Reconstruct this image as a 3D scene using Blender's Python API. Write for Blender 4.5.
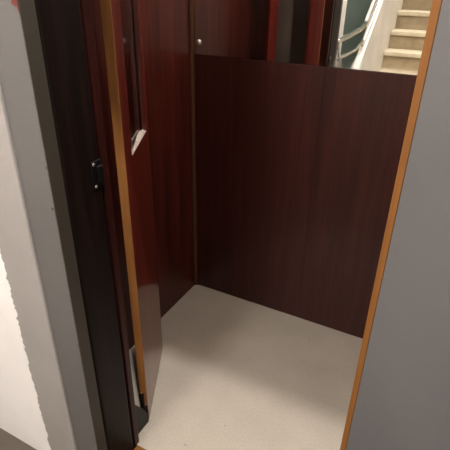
import bpy, bmesh, math, random
from mathutils import Vector, Matrix

for o in list(bpy.data.objects):
    bpy.data.objects.remove(o)
SC = bpy.context.scene
COL = SC.collection
random.seed(4)

# ------------------------------------------------------------------ camera
cam_d = bpy.data.cameras.new('camera')
cam_d.sensor_width = 36.0
cam_d.lens = 36.86
cam_d.clip_start = 0.02
cam = bpy.data.objects.new('camera', cam_d)
COL.objects.link(cam)
rot = Matrix(((0.8845665, -0.23319593, 0.40393288),
              (0.46615839, 0.41334651, -0.78220267),
              (0.01544223, 0.88020698, 0.47433872)))
cam.matrix_world = Matrix.Translation((0, 0, 1.45)) @ rot.to_4x4()
SC.camera = cam

# ------------------------------------------------------------------ world, lamps, exposure
w = bpy.data.worlds.new('world')
SC.world = w
w.use_nodes = True
w.node_tree.nodes['Background'].inputs[0].default_value = (1.0, 0.9, 0.78, 1)
w.node_tree.nodes['Background'].inputs[1].default_value = 0.02


def area(name, loc, size, power, color, rot=(0, 0, 0)):
    d = bpy.data.lights.new(name, 'AREA')
    d.shape = 'DISK'
    d.size = size
    d.energy = power
    d.color = color
    o = bpy.data.objects.new(name, d)
    o.location = loc
    o.rotation_euler = rot
    COL.objects.link(o)
    return o


area('landing_lamp', (-0.19, 0.305, 3.02), 0.07, 60, (1.0, 0.95, 0.92))
area('landing_fill_far', (-0.85, -1.05, 2.5), 0.5, 44, (1.0, 0.95, 0.92), (math.radians(35), 0, 0))  # unseen fill behind the camera, added to brighten the front wall
area('stairwell_fill', (-0.2, -2.2, 4.85), 0.7, 150, (1.0, 0.96, 0.92))  # unseen fill, added to light the steps in the mirror
area('lift_lamp', (-0.5, 1.42, 2.13), 0.3, 8.8, (1.0, 0.88, 0.79))

vs = SC.view_settings
vs.view_transform = 'Standard'
vs.look = 'None'
vs.exposure = 0.0
vs.gamma = 1.0
vs.use_curve_mapping = False


# ------------------------------------------------------------------ materials
def srgb(r, g, b):
    def f(c):
        c /= 255.0
        return c / 12.92 if c <= 0.04045 else ((c + 0.055) / 1.055) ** 2.4
    return (f(r), f(g), f(b), 1.0)


def new_mat(name):
    m = bpy.data.materials.new(name)
    m.use_nodes = True
    nt = m.node_tree
    return m, nt, nt.nodes, nt.links, nt.nodes['Principled BSDF']


def ramp(nodes, stops):
    r = nodes.new('ShaderNodeValToRGB')
    e = r.color_ramp.elements
    e[0].position, e[0].color = stops[0]
    e[1].position, e[1].color = stops[-1]
    for p, c in stops[1:-1]:
        x = e.new(p)
        x.color = c
    return r


def noise(nodes, links, vec, scale, detail=4, rough=0.5):
    n = nodes.new('ShaderNodeTexNoise')
    n.inputs['Scale'].default_value = scale
    n.inputs['Detail'].default_value = detail
    n.inputs['Roughness'].default_value = rough
    if vec is not None:
        links.new(vec, n.inputs['Vector'])
    return n


def mapping(nodes, links, scale):
    tc = nodes.new('ShaderNodeTexCoord')
    mp = nodes.new('ShaderNodeMapping')
    mp.inputs['Scale'].default_value = scale
    links.new(tc.outputs['Object'], mp.inputs['Vector'])
    return mp.outputs['Vector']


def bump(nodes, links, height, bsdf, strength, dist=0.002):
    b = nodes.new('ShaderNodeBump')
    b.inputs['Strength'].default_value = strength
    b.inputs['Distance'].default_value = dist
    links.new(height, b.inputs['Height'])
    links.new(b.outputs['Normal'], bsdf.inputs['Normal'])


def wood(name, dark, mid, light, rough=0.35, coat=0.5, coat_rough=0.12, bumpy=0.15, spec=0.3):
    m, nt, N, L, P = new_mat(name)
    v = mapping(N, L, (26, 26, 1.3))
    n = noise(N, L, v, 1.0, 6, 0.6)
    v2 = mapping(N, L, (140, 140, 5))
    n2 = noise(N, L, v2, 1.0, 3, 0.6)
    mx = N.new('ShaderNodeMath')
    mx.operation = 'MULTIPLY_ADD'
    L.new(n2.outputs['Fac'], mx.inputs[0])
    mx.inputs[1].default_value = 0.35
    ad = N.new('ShaderNodeMath')
    ad.operation = 'MULTIPLY'
    ad.inputs[1].default_value = 0.65
    L.new(n.outputs['Fac'], ad.inputs[0])
    L.new(ad.outputs[0], mx.inputs[2])
    r = ramp(N, [(0.32, dark), (0.5, mid), (0.68, light)])
    L.new(mx.outputs[0], r.inputs['Fac'])
    L.new(r.outputs['Color'], P.inputs['Base Color'])
    P.inputs['Roughness'].default_value = rough
    P.inputs['Coat Weight'].default_value = coat
    P.inputs['Specular IOR Level'].default_value = spec
    P.inputs['Coat Roughness'].default_value = coat_rough
    bump(N, L, mx.outputs[0], P, bumpy, 0.0006)
    return m


def paint(name, c1, c2, scale=7, rough=0.5, bscale=120, bstr=0.15, spec=0.5):
    m, nt, N, L, P = new_mat(name)
    v = mapping(N, L, (1, 1, 1))
    n = noise(N, L, v, scale, 5, 0.55)
    r = ramp(N, [(0.35, c1), (0.65, c2)])
    L.new(n.outputs['Fac'], r.inputs['Fac'])
    L.new(r.outputs['Color'], P.inputs['Base Color'])
    P.inputs['Roughness'].default_value = rough
    P.inputs['Specular IOR Level'].default_value = spec
    n2 = noise(N, L, v, bscale, 3, 0.6)
    bump(N, L, n2.outputs['Fac'], P, bstr, 0.001)
    return m


def metal(name, c, rough):
    m, nt, N, L, P = new_mat(name)
    v = mapping(N, L, (1, 1, 1))
    n = noise(N, L, v, 40, 3)
    r = ramp(N, [(0.3, tuple(x * 0.85 for x in c[:3]) + (1,)), (0.7, c)])
    L.new(n.outputs['Fac'], r.inputs['Fac'])
    L.new(r.outputs['Color'], P.inputs['Base Color'])
    P.inputs['Metallic'].default_value = 1.0
    P.inputs['Roughness'].default_value = rough
    return m


def edge_mat(name, cA, cB, axis, pos, amp, scale, rough=0.6, soft=0.0015, zscale=1.0, bstr=0.2):
    """two paints meeting along a ragged line at object coordinate `pos` on `axis`"""
    m, nt, N, L, P = new_mat(name)
    tc = N.new('ShaderNodeTexCoord')
    sp = N.new('ShaderNodeSeparateXYZ')
    L.new(tc.outputs['Object'], sp.inputs[0])
    mp = N.new('ShaderNodeMapping')
    mp.inputs['Scale'].default_value = (1, 1, zscale)
    L.new(tc.outputs['Object'], mp.inputs['Vector'])
    n = noise(N, L, mp.outputs['Vector'], scale, 6, 0.65)
    a = N.new('ShaderNodeMath')
    a.operation = 'MULTIPLY_ADD'
    L.new(n.outputs['Fac'], a.inputs[0])
    a.inputs[1].default_value = amp
    L.new(sp.outputs[axis], a.inputs[2])
    mr = N.new('ShaderNodeMapRange')
    L.new(a.outputs[0], mr.inputs['Value'])
    mr.inputs['From Min'].default_value = pos + amp * 0.5 - soft
    mr.inputs['From Max'].default_value = pos + amp * 0.5 + soft
    n3 = noise(N, L, mp.outputs['Vector'], 5, 5, 0.6)
    va = ramp(N, [(0.3, tuple(x * 0.93 for x in cA[:3]) + (1,)), (0.7, cA)])
    vb = ramp(N, [(0.3, tuple(x * 0.88 for x in cB[:3]) + (1,)), (0.7, cB)])
    L.new(n3.outputs['Fac'], va.inputs['Fac'])
    L.new(n3.outputs['Fac'], vb.inputs['Fac'])
    mix = N.new('ShaderNodeMix')
    mix.data_type = 'RGBA'
    L.new(mr.outputs['Result'], mix.inputs['Factor'])
    L.new(va.outputs['Color'], mix.inputs['A'])
    L.new(vb.outputs['Color'], mix.inputs['B'])
    L.new(mix.outputs['Result'], P.inputs['Base Color'])
    P.inputs['Roughness'].default_value = rough
    n2 = noise(N, L, tc.outputs['Object'], 90, 4, 0.6)
    bump(N, L, n2.outputs['Fac'], P, bstr, 0.0015)
    return m


MAHOG = wood('mahogany', srgb(50, 17, 13), srgb(76, 28, 21), srgb(98, 41, 30), 0.42, 0.1, 0.15, 0.15, 0.3)
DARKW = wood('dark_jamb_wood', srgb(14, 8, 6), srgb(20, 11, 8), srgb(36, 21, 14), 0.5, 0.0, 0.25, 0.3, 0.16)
POSTW = wood('dark_red_post_wood', srgb(34, 11, 8), srgb(50, 17, 12), srgb(68, 26, 18), 0.45, 0.0, 0.2, 0.3, 0.22)
BACKW = wood('dark_panel_wood', srgb(46, 17, 14), srgb(60, 24, 19), srgb(74, 32, 24), 0.45, 0.2, 0.25)
LEAFW = wood('leaf_mahogany', srgb(80, 27, 20), srgb(106, 38, 28), srgb(122, 50, 38), 0.3, 0.6, 0.06, 0.05)
OAK = wood('bare_edge_wood', srgb(126, 82, 40), srgb(150, 98, 50), srgb(172, 120, 66), 0.55, 0.1, 0.3)
ORANGE = wood('orange_lipping_wood', srgb(100, 60, 20), srgb(116, 72, 27), srgb(132, 86, 38), 0.5, 0.2, 0.3)
TANW = wood('tan_bead_wood', srgb(54, 29, 16), srgb(78, 45, 25), srgb(100, 62, 36), 0.45, 0.2, 0.3)
GREYDOOR = paint('grey_door_paint', srgb(87, 85, 86), srgb(93, 91, 91), 3, 0.5, 160, 0.08)
CREAM = paint('cream_paint', srgb(212, 206, 198), srgb(226, 221, 214), 4, 0.6, 60, 0.3)
WHITEP = paint('white_paint', srgb(214, 208, 198), srgb(226, 220, 212), 4, 0.5, 60, 0.15)
GREEN = paint('green_wall_paint', srgb(134, 147, 138), srgb(143, 156, 147), 3, 0.5, 60, 0.15)
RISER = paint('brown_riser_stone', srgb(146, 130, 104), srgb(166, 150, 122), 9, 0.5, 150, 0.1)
STEP = paint('beige_step_stone', srgb(196, 184, 158), srgb(214, 202, 178), 9, 0.5, 150, 0.1)
LANDFLOOR = paint('brown_landing_floor', srgb(76, 68, 58), srgb(84, 76, 66), 12, 0.5, 150, 0.15)
CHROME = metal('chrome', (0.82, 0.81, 0.78, 1), 0.12)
STEEL = metal('worn_steel', (0.62, 0.58, 0.52, 1), 0.4)
BRONZE = metal('dark_hinge_metal', (0.10, 0.065, 0.045, 1), 0.45)
BLACK = paint('black_metal', srgb(9, 8, 8), srgb(15, 13, 13), 30, 0.45, 100, 0.05, 0.3)
PALE = metal('satin_nickel', (0.9, 0.87, 0.82, 1), 0.5)
REDP = paint('red_paint', srgb(96, 30, 26), srgb(110, 40, 34), 60, 0.5)
BEADW = paint('chipped_glint_bead', srgb(214, 200, 192), srgb(240, 228, 220), 90, 0.35)  # pale tone stands in for light caught on the sloped bead

WALLJAG = edge_mat('plaster_paint_edge', srgb(244, 240, 238), srgb(158, 152, 148), 0, -0.962, 0.036, 38, 0.65)
FRAMEJAG = edge_mat('frame_paint_edge', srgb(98, 95, 93), srgb(62, 56, 47), 0, -0.7475, 0.006, 45, 0.55)

# speckled lino of the lift floor
LINO, nt, N, L, P = new_mat('speckled_lino')
v = mapping(N, L, (1, 1, 1))
na = noise(N, L, v, 170, 3, 0.7)
nb = noise(N, L, v, 5, 5, 0.6)
ra = ramp(N, [(0.30, srgb(172, 162, 148)), (0.5, srgb(182, 172, 157)), (0.72, srgb(190, 181, 167))])
rb = ramp(N, [(0.3, (0.86, 0.86, 0.86, 1)), (0.7, (1, 1, 1, 1))])
L.new(na.outputs['Fac'], ra.inputs['Fac'])
L.new(nb.outputs['Fac'], rb.inputs['Fac'])
mm = N.new('ShaderNodeMix')
mm.data_type = 'RGBA'
mm.blend_type = 'MULTIPLY'
mm.inputs['Factor'].default_value = 1.0
L.new(ra.outputs['Color'], mm.inputs['A'])
L.new(rb.outputs['Color'], mm.inputs['B'])
# a few dark specks of dirt
vo = N.new('ShaderNodeTexVoronoi')
vo.inputs['Scale'].default_value = 14
L.new(v, vo.inputs['Vector'])
rv = ramp(N, [(0.035, (0.45, 0.42, 0.38, 1)), (0.06, (1, 1, 1, 1))])
L.new(vo.outputs['Distance'], rv.inputs['Fac'])
m2 = N.new('ShaderNodeMix')
m2.data_type = 'RGBA'
m2.blend_type = 'MULTIPLY'
m2.inputs['Factor'].default_value = 0.6
L.new(mm.outputs['Result'], m2.inputs['A'])
L.new(rv.outputs['Color'], m2.inputs['B'])
L.new(m2.outputs['Result'], P.inputs['Base Color'])
P.inputs['Roughness'].default_value = 0.45
bump(N, L, na.outputs['Fac'], P, 0.1, 0.0008)

MIRROR, nt, N, L, P = new_mat('mirror_silver')
P.inputs['Base Color'].default_value = (0.80, 0.79, 0.76, 1)
P.inputs['Metallic'].default_value = 1.0
tc = N.new('ShaderNodeTexCoord')
sp = N.new('ShaderNodeSeparateXYZ')
L.new(tc.outputs['Object'], sp.inputs[0])
mpv = N.new('ShaderNodeMapping')
mpv.inputs['Scale'].default_value = (5, 5, 30)
L.new(tc.outputs['Object'], mpv.inputs['Vector'])
sm = noise(N, L, mpv.outputs['Vector'], 2.0, 5, 0.6)
mr = N.new('ShaderNodeMapRange')          # smeared wipe marks along the lower edge
mr.inputs['From Min'].default_value = 1.168
mr.inputs['From Max'].default_value = 1.21
mr.inputs['To Min'].default_value = 0.10
mr.inputs['To Max'].default_value = 0.0
L.new(sp.outputs[2], mr.inputs['Value'])
ml = N.new('ShaderNodeMath')
ml.operation = 'MULTIPLY'
L.new(sm.outputs['Fac'], ml.inputs[0])
L.new(mr.outputs['Result'], ml.inputs[1])
ma = N.new('ShaderNodeMath')
ma.operation = 'ADD'
ma.inputs[1].default_value = 0.012
L.new(ml.outputs[0], ma.inputs[0])
L.new(ma.outputs[0], P.inputs['Roughness'])

GLASS, nt, N, L, P = new_mat('window_glass')
P.inputs['Base Color'].default_value = (0.55, 0.5, 0.46, 1)
P.inputs['Transmission Weight'].default_value = 1.0
P.inputs['Roughness'].default_value = 0.06
P.inputs['IOR'].default_value = 1.45


# ------------------------------------------------------------------ mesh helpers
def add_box(bm, x0, x1, y0, y1, z0, z1, M=None):
    vs_ = [bm.verts.new(Vector(p) if M is None else M @ Vector(p)) for p in
           ((x0, y0, z0), (x1, y0, z0), (x1, y1, z0), (x0, y1, z0), (x0, y0, z1), (x1, y0, z1), (x1, y1, z1), (x0, y1, z1))]
    for q in ((0, 3, 2, 1), (4, 5, 6, 7), (0, 1, 5, 4), (1, 2, 6, 5), (2, 3, 7, 6), (3, 0, 4, 7)):
        bm.faces.new([vs_[i] for i in q])


def box(*a, M=None):
    bm = bmesh.new()
    add_box(bm, *a, M=M)
    return bm


def prism(bm, poly, axis, a, b):
    """extrude a 2-D polygon along an axis (0: poly is (y,z); 1: (x,z); 2: (x,y))"""
    def P3(p, t):
        return Vector((t, p[0], p[1])) if axis == 0 else Vector((p[0], t, p[1])) if axis == 1 else Vector((p[0], p[1], t))
    A = [bm.verts.new(P3(p, a)) for p in poly]
    B = [bm.verts.new(P3(p, b)) for p in poly]
    n = len(poly)
    bm.faces.new(A)
    bm.faces.new(B[::-1])
    for i in range(n):
        bm.faces.new((A[i], B[i], B[(i + 1) % n], A[(i + 1) % n]))
    bmesh.ops.recalc_face_normals(bm, faces=bm.faces[:])


def smooth_path(pts, n=8):
    P = [Vector(p) for p in pts]
    out = []
    for i in range(len(P) - 1):
        p0, p1, p2, p3 = P[max(i - 1, 0)], P[i], P[i + 1], P[min(i + 2, len(P) - 1)]
        for k in range(n):
            t = k / n
            out.append(0.5 * (2 * p1 + (p2 - p0) * t + (2 * p0 - 5 * p1 + 4 * p2 - p3) * t * t + (3 * p1 - p0 - 3 * p2 + p3) * t ** 3))
    out.append(P[-1])
    return out


def add_tube(bm, path, r, seg=12):
    path = [Vector(p) for p in path]
    rings = []
    up = None
    for i, p in enumerate(path):
        t = (path[min(i + 1, len(path) - 1)] - path[max(i - 1, 0)]).normalized()
        if up is None:
            up = Vector((1, 0, 0)) if abs(t.x) < 0.9 else Vector((0, 0, 1))
        s = t.cross(up).normalized()
        up = s.cross(t).normalized()
        rings.append([bm.verts.new(p + r * (math.cos(2 * math.pi * k / seg) * s + math.sin(2 * math.pi * k / seg) * up)) for k in range(seg)])
    for a, b in zip(rings, rings[1:]):
        for k in range(seg):
            bm.faces.new((a[k], a[(k + 1) % seg], b[(k + 1) % seg], b[k]))
    bm.faces.new(rings[0][::-1])
    bm.faces.new(rings[-1])
    bmesh.ops.recalc_face_normals(bm, faces=bm.faces[:])


def add_lathe(bm, prof, c, axis, seg=20):
    """prof: (radius, height) pairs along axis vector from c"""
    ax = Vector(axis).normalized()
    u = ax.orthogonal().normalized()
    w_ = ax.cross(u)
    c = Vector(c)
    rings = []
    for r, h in prof:
        if r < 1e-6:
            rings.append([bm.verts.new(c + ax * h)])
        else:
            rings.append([bm.verts.new(c + ax * h + r * (math.cos(2 * math.pi * k / seg) * u + math.sin(2 * math.pi * k / seg) * w_)) for k in range(seg)])
    for a, b in zip(rings, rings[1:]):
        for k in range(seg):
            k2 = (k + 1) % seg
            if len(a) == 1 and len(b) > 1:
                bm.faces.new((a[0], b[k2], b[k]))
            elif len(b) == 1 and len(a) > 1:
                bm.faces.new((a[k], a[k2], b[0]))
            elif len(a) > 1:
                bm.faces.new((a[k], a[k2], b[k2], b[k]))
    bmesh.ops.recalc_face_normals(bm, faces=bm.faces[:])


def obj(name, bm, m, parent=None, bevel=0.0, smooth=False, seg=2):
    me = bpy.data.meshes.new(name)
    bmesh.ops.recalc_face_normals(bm, faces=bm.faces[:])
    bm.to_mesh(me)
    bm.free()
    me.materials.append(m)
    o = bpy.data.objects.new(name, me)
    COL.objects.link(o)
    if parent is not None:
        o.parent = parent
        o.matrix_parent_inverse = Matrix.Translation(-parent.location)
    if bevel:
        b = o.modifiers.new('bevel', 'BEVEL')
        b.width = bevel
        b.segments = seg
        b.limit_method = 'ANGLE'
        b.harden_normals = False
    if smooth:
        for p in me.polygons:
            p.use_smooth = True
    return o


def struct(name, bm, m, parent=None, **k):
    o = obj(name, bm, m, parent, **k)
    if parent is None:
        o['kind'] = 'structure'
    return o


def thing(name, label, cat, loc):
    o = bpy.data.objects.new(name, None)
    o.empty_display_size = 0.1
    o.location = loc
    COL.objects.link(o)
    o['label'] = label
    o['category'] = cat
    o['kind'] = 'thing'
    return o


# ------------------------------------------------------------------ the setting: landing
YF = 0.622          # face of the landing wall
YB = 1.731          # back panel of the lift
XL = -1.062         # left wall of the lift
XJ = -0.745         # left jamb face
XR = -0.035         # right jamb face
HD = 1.96           # underside of the door head

struct('floor_landing', box(-1.6, 1.8, -5.4, 0.745, -0.06, 0.0), LANDFLOOR)
struct('wall_landing_left', box(-1.42, -1.27, -1.52, YF, 0, 3.1), WHITEP, bevel=0.004)
struct('wall_landing_right', box(1.5, 1.62, -5.2, YF, 0, 3.1), CREAM)
struct('ceiling_landing', box(-1.42, 1.62, -1.5, YF + 0.2, 3.1, 3.2), WHITEP)
struct('wall_stairwell_back', box(-2.8, 1.62, -5.3, -5.15, 0, 5.0), GREEN)
struct('wall_stairwell_left', box(-2.8, -2.65, -5.15, -1.37, 0, 5.0), GREEN)
struct('wall_stairwell_front', box(-2.8, -1.42, -1.52, -1.37, 0, 5.0), WHITEP)
struct('wall_stairwell_header', box(-1.42, 1.62, -1.62, -1.5, 3.1, 5.0), WHITEP)
struct('wall_stairwell_right', box(1.5, 1.62, -5.2, -1.5, 3.1, 5.0), CREAM)
struct('ceiling_stairwell', box(-2.8, 1.62, -5.3, -1.5, 5.0, 5.1), WHITEP)

# front wall of the landing, with the lift opening
struct('wall_front_left', box(-1.42, -0.838, YF, 0.83, -0.06, 3.1), WALLJAG, bevel=0.005, seg=3)
struct('wall_front_right', box(0.06, 1.62, YF, 0.83, -0.06, 3.1), CREAM, bevel=0.005)
struct('wall_front_header', box(-0.838, 0.06, YF, 0.83, 2.05, 3.1), CREAM)

# painted door frame of the opening
fr = struct('trim_1', box(-0.838, XJ, 0.630, 0.667, 0.0, 2.05), FRAMEJAG, bevel=0.0015)
FRAME2 = paint('frame_paint', srgb(102, 99, 97), srgb(107, 104, 102), 5)
struct('trim_2', box(XR, 0.06, 0.630, 0.667, 0.0, 2.05), FRAME2, bevel=0.0015)
struct('trim_3', box(XJ, XR, 0.630, 0.667, HD, 2.05), FRAME2, bevel=0.0015)

# a chip of red paint and two dents on the frame edge
bm = bmesh.new()
prism(bm, [(-0.7625, 1.402), (-0.7570, 1.413), (-0.7540, 1.430), (-0.7462, 1.432), (-0.7460, 1.388), (-0.7500, 1.398), (-0.7555, 1.399)], 1, 0.6290, 0.6302)
obj('paint_chip', bm, REDP, fr)
for (x, z, r) in ((-0.7535, 0.995, 0.0034), (-0.7485, 1.092, 0.0022), (-0.7490, 0.60, 0.0022)):
    bm = bmesh.new()
    add_lathe(bm, [(r, 0), (r * 0.9, 0.0008), (0, 0.0012)], (x, 0.6300, z), (0, -1, 0), 10)
    obj('nail_head', bm, BRONZE, fr, smooth=True)

# dark timber lining of the opening
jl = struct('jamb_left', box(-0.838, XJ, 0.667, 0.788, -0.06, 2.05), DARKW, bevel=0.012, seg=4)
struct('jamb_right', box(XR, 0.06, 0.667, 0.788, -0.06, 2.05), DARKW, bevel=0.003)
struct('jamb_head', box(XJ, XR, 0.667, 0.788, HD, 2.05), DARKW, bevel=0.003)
st = obj('strike_plate', box(XJ - 0.001, XJ + 0.003, 0.752, 0.787, 0.994, 1.064), BLACK, jl, bevel=0.0012)
st['label'] = 'black metal strike plate'
obj('strike_lip', box(XJ + 0.002, XJ + 0.008, 0.768, 0.787, 1.008, 1.050), BLACK, jl, bevel=0.002)
for z in (1.001, 1.057):
    bm = bmesh.new()
    add_lathe(bm, [(0.0042, 0), (0.0038, 0.0012), (0, 0.002)], (XJ + 0.003, 0.760, z), (1, 0, 0), 12)
    obj('screw', bm, STEEL, jl, smooth=True)

# ------------------------------------------------------------------ the setting: lift car
struct('floor_lift', box(XL, 0.16, 0.802, YB, -0.06, 0.0), LINO)
struct('threshold', box(XJ, XR, 0.748, 0.8018, -0.06, 0.001), ORANGE, bevel=0.002)
struct('wall_lift_left', box(XL - 0.03, XL, 0.83, YB + 0.03, 0.0, 2.17), MAHOG)
struct('wall_lift_right', box(0.16, 0.19, 0.83, YB + 0.03, 0.0, 2.17), MAHOG)
struct('ceiling_lift', box(XL - 0.03, 0.19, 0.80, YB + 0.03, 2.17, 2.20), CREAM)
wb = struct('wall_lift_back', box(XL, 0.16, YB + 0.004, YB + 0.03, 0.0, 2.17), DARKW)
obj('panel', box(XL + 0.0005, -0.4902, YB - 0.004, YB + 0.006, 0.002, 1.1645), BACKW, wb, bevel=0.0005)
obj('panel', box(-0.4898, 0.1595, YB - 0.004, YB + 0.006, 0.002, 1.1645), BACKW, wb, bevel=0.0005)
# front posts and header of the car, just behind the landing jambs
struct('wall_lift_front_left', box(XL, XJ - 0.001, 0.793, 0.816, 0.0, 2.17), POSTW, bevel=0.003)
struct('wall_lift_front_right', box(XR, 0.16, 0.793, 0.816, 0.0, 2.17), POSTW, bevel=0.003)
struct('wall_lift_front_header', box(XJ, XR, 0.793, 0.816, HD + 0.02, 2.17), POSTW, bevel=0.003)
# quarter-round corner bead at the back left
bm = bmesh.new()
q = [(XL, YB - 0.004)]
for k in range(9):
    a = math.pi / 2 * k / 8
    q.append((XL + 0.013 * math.cos(a), YB - 0.004 - 0.013 * math.sin(a)))
prism(bm, q, 2, 0.002, 2.168)
struct('trim_4', bm, TANW)

# ------------------------------------------------------------------ mirror on the back panel
mir = thing('mirror', 'wide frameless wall mirror above the dark lift panel, reflecting stairs', 'mirror', (-0.45, YB, 1.166))
obj('mirror_glass', box(XL + 0.0135, 0.155, YB - 0.002, YB + 0.0035, 1.166, 2.10), MIRROR, mir, bevel=0.001, seg=1)
for x, z in ((-1.027, 1.214), (0.115, 1.214), (-1.027, 2.05), (0.115, 2.05)):
    bm = bmesh.new()
    add_lathe(bm, [(0.0105, 0), (0.0105, 0.002), (0.0085, 0.0060), (0.0045, 0.0085), (0, 0.0092)], (x, YB - 0.002, z), (0, -1, 0), 20)
    s = obj('mirror_screw', bm, PALE, mir, smooth=True)

# ------------------------------------------------------------------ inner door leaf of the lift, swung in
P0 = Vector((-0.7655, 0.900, 0))
d = Vector((-0.1658, 0.3292, 0)).normalized()
nrm = Vector((d.y, -d.x, 0))                       # face seen in the photo looks along +nrm
LW, TH = 0.3686, 0.024
ML = Matrix(((d.x, nrm.x, 0, P0.x), (d.y, nrm.y, 0, P0.y), (0, 0, 1, 0), (0, 0, 0, 1)))   # local x along the leaf, y out of the face (leaf at y -TH..0)
leaf = thing('cabin_door', 'narrow glossy mahogany inner lift door with a window, swung open into the car', 'door', (P0.x, P0.y, 0.0))
LZ0, LZ1 = 0.012, 1.955
wx0, wx1, wz0, wz1 = 0.088, 0.325, 1.0, 1.72
bm = bmesh.new()
# panel with a window opening: ring of quads front and back
xs = [0.006, wx0, wx1, LW]
zs = [LZ0, wz0, wz1, LZ1]
grid = {}
for side, yy in ((0, 0.0), (1, -TH)):
    for i, x in enumerate(xs):
        for k, z in enumerate(zs):
            grid[side, i, k] = bm.verts.new(ML @ Vector((x, yy, z)))
for side in (0, 1):
    for i in range(3):
        for k in range(3):
            if i == 1 and k == 1:
                continue
            bm.faces.new([grid[side, i, k], grid[side, i + 1, k], grid[side, i + 1, k + 1], grid[side, i, k + 1]])
for i in range(3):
    for k in (0, 3):
        bm.faces.new([grid[0, i, k], grid[0, i + 1, k], grid[1, i + 1, k], grid[1, i, k]])
for k in range(3):
    for i in (0, 3):
        bm.faces.new([grid[0, i, k], grid[0, i, k + 1], grid[1, i, k + 1], grid[1, i, k]])
for a, b in (((1, 1), (2, 1)), ((2, 1), (2, 2)), ((2, 2), (1, 2)), ((1, 2), (1, 1))):
    bm.faces.new([grid[0, a[0], a[1]], grid[0, b[0], b[1]], grid[1, b[0], b[1]], grid[1, a[0], a[1]]])
obj('panel', bm, LEAFW, leaf, bevel=0.001)
lp = obj('edge_lipping', box(0.0, 0.006, -TH, 0.0, 0.085, LZ1, M=ML), OAK, leaf, bevel=0.001)
lp['label'] = 'bare golden wood lipping'
obj('window_pane', box(wx0 - 0.001, wx1 + 0.001, -0.019, -0.015, wz0 - 0.001, wz1 + 0.001, M=ML), GLASS, leaf)
# chipped bottom window bead, its pale tone and taper a painted-in glint, and slim dark beads round the rest
bm = bmesh.new()
top = []
n = 14
for k in range(n + 1):
    t = k / n
    x = wx0 + 0.001 + (wx1 - wx0 - 0.002) * t
    jag = random.uniform(-0.0022, 0.0022) if 0 < k < n else 0
    top.append((x, 0.0005 + jag * 0.3, wz0 + 0.002 + jag * 0.6))
lo = [bm.verts.new(ML @ Vector((x, y, z))) for x, y, z in top]
hi = []
for k, (x, y, z) in enumerate(top):
    f = min(1.0, 0.04 + (k / n) ** 0.8 * 1.25) * (1.0 if k < n - 1 else 0.75)
    hi.append(bm.verts.new(ML @ Vector((x, -0.0005 - 0.0135 * f, z + 0.010 * f + random.uniform(-0.0012, 0.0012)))))
b0 = [bm.verts.new(ML @ Vector((x, y, wz0 - 0.0005))) for x, y, z in top]
b1 = [bm.verts.new(ML @ Vector((x, h.co.y * 0 - 0.0148, wz0 - 0.0005))) for (x, y, z), h in zip(top, hi)]
for k in range(n):
    bm.faces.new((lo[k], lo[k + 1], hi[k + 1], hi[k]))
    bm.faces.new((b0[k], b0[k + 1], lo[k + 1], lo[k]))
    bm.faces.new((b1[k + 1], b1[k], hi[k], hi[k + 1]))
    bm.faces.new((b0[k + 1], b0[k], b1[k], b1[k + 1]))
bm.faces.new((lo[0], hi[0], b1[0], b0[0]))
bm.faces.new((lo[n], b0[n], b1[n], hi[n]))
bd = obj('window_bead', bm, BEADW, leaf)
bd['label'] = 'chipped bottom bead with painted-in pale glint'
for a in ((wx1 - 0.008, wx1, -0.0148, 0.0015, wz0 + 0.004, wz1), (wx0, wx0 + 0.008, -0.0148, 0.0, wz0 + 0.018, wz1), (wx0, wx1, -0.0148, 0.0, wz1 - 0.008, wz1)):
    obj('window_bead', box(*a, M=ML), LEAFW, leaf, bevel=0.002)
# foot of the leaf: dark hinge strap and worn shoe
obj('hinge', box(-0.003, 0.030, -TH - 0.003, -TH + 0.016, 0.045, 0.150, M=ML), BRONZE, leaf, bevel=0.003)
obj('hinge', box(-0.003, 0.030, -TH - 0.003, -TH + 0.016, 1.75, 1.86, M=ML), BRONZE, leaf, bevel=0.003)
obj('shoe', box(-0.001, 0.006, -TH, -0.0005, LZ0, 0.085, M=ML), BLACK, leaf, bevel=0.001)
pv = bmesh.new()
prism(pv, [(0.8165, 0.001), (0.900, 0.001), (0.900, 0.040), (0.875, 0.095), (0.8165, 0.185)], 0, -0.800, -0.7665)
add_lathe(pv, [(0.009, 0), (0.009, 0.05), (0, 0.051)], (-0.776, 0.892, 0.001), (0, 0, 1), 14)
obj('pivot', pv, BLACK, leaf, bevel=0.002)

# ------------------------------------------------------------------ outer landing door, folded back on the right
ang = math.radians(-30)
S = Vector((-0.0585, 0.586, 0))
dd = Vector((math.cos(ang), math.sin(ang), 0))
nn = Vector((dd.y, -dd.x, 0))                      # towards the landing
MD = Matrix(((dd.x, -nn.x, 0, S.x), (dd.y, -nn.y, 0, S.y), (0, 0, 1, 0), (0, 0, 0, 1)))   # local y goes away from the viewer
door = thing('landing_door', 'flat grey lift landing door with an orange bare wood edge, opened at right', 'door', (S.x, S.y, 0.0))
obj('door_panel', box(0.0115, 0.715, 0.0, 0.036, 0.01, 1.975, M=MD), GREYDOOR, door, bevel=0.001)
e = obj('edge_lipping', box(0.0, 0.0113, -0.0005, 0.036, 0.01, 1.975, M=MD), ORANGE, door, bevel=0.0008)
e['label'] = 'orange bare wood lipping'
for z in (0.25, 1.0, 1.72):
    bm = bmesh.new()
    add_tube(bm, [(-0.0275, 0.6235, z - 0.05), (-0.0275, 0.6235, z + 0.05)], 0.006, 10)
    obj('hinge', bm, STEEL, door, smooth=False)

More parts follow.
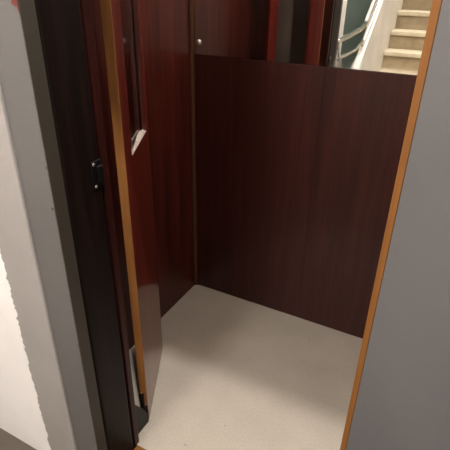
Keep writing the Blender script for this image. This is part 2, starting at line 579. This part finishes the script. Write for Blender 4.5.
# ------------------------------------------------------------------ staircase of the landing (seen in the mirror)
RISE, RUN, Y0 = 0.19, 0.23, -1.46
XS = -0.95
NST = 14
stair = thing('staircase', 'beige staircase with white balustrade and chrome handrail, reflected in the mirror', 'staircase', (0, Y0, 0))
for i in range(NST):
    y = Y0 - RUN * i
    z = RISE * (i + 1)
    tr = obj('step', box(XS + 0.001, 0.25, y - RUN, y + 0.035, z - 0.05, z), STEP, stair, bevel=0.012, seg=3)
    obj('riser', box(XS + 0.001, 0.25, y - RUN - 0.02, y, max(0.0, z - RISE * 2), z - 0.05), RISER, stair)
# balustrade: solid white sloping parapet
slope = RISE / RUN
bm = bmesh.new()
yA, yB = -0.72, Y0 - RUN * NST


def ztop(y):
    return 0.64 + slope * (-0.86 - y)


prism(bm, [(yA, 0.0), (yB, 0.0), (yB, ztop(yB)), (yA, ztop(yA))], 0, XS - 0.06, XS)
obj('balustrade', bm, WHITEP, stair, bevel=0.004)

# chrome handrail with two bent tubes
bm = bmesh.new()
add_tube(bm, smooth_path([(XS - 0.03, -3.60, 1.284 + 0.826 * 2.24), (XS - 0.03, -1.36, 1.284), (XS - 0.03, -1.12, 1.10), (-1.00, -0.86, 1.045), (-1.045, -0.56, 1.005),
                          (-1.052, -0.53, 0.985), (-1.050, -0.54, 0.93), (-1.035, -0.56, 0.865)], 8), 0.021, 12)
rail = obj('handrail', bm, CHROME, stair, smooth=True)
rail['label'] = 'chrome tube handrail'
bm = bmesh.new()
add_tube(bm, smooth_path([(XS - 0.03, -3.60, 1.09 + 0.826 * 2.24), (XS - 0.03, -1.36, 1.09), (XS - 0.03, -1.10, 0.955), (-0.98, -0.84, 0.905), (-1.045, -0.53, 0.865)], 8), 0.014, 12)
obj('lower_rail', bm, CHROME, rail, smooth=True)
bm = bmesh.new()
add_tube(bm, [(-1.035, -0.56, 0.0), (-1.035, -0.56, 0.87)], 0.021, 12)
add_lathe(bm, [(0.045, 0), (0.045, 0.008), (0.022, 0.012)], (-1.035, -0.56, 0.0), (0, 0, 1), 20)
obj('post', bm, CHROME, rail, smooth=False)
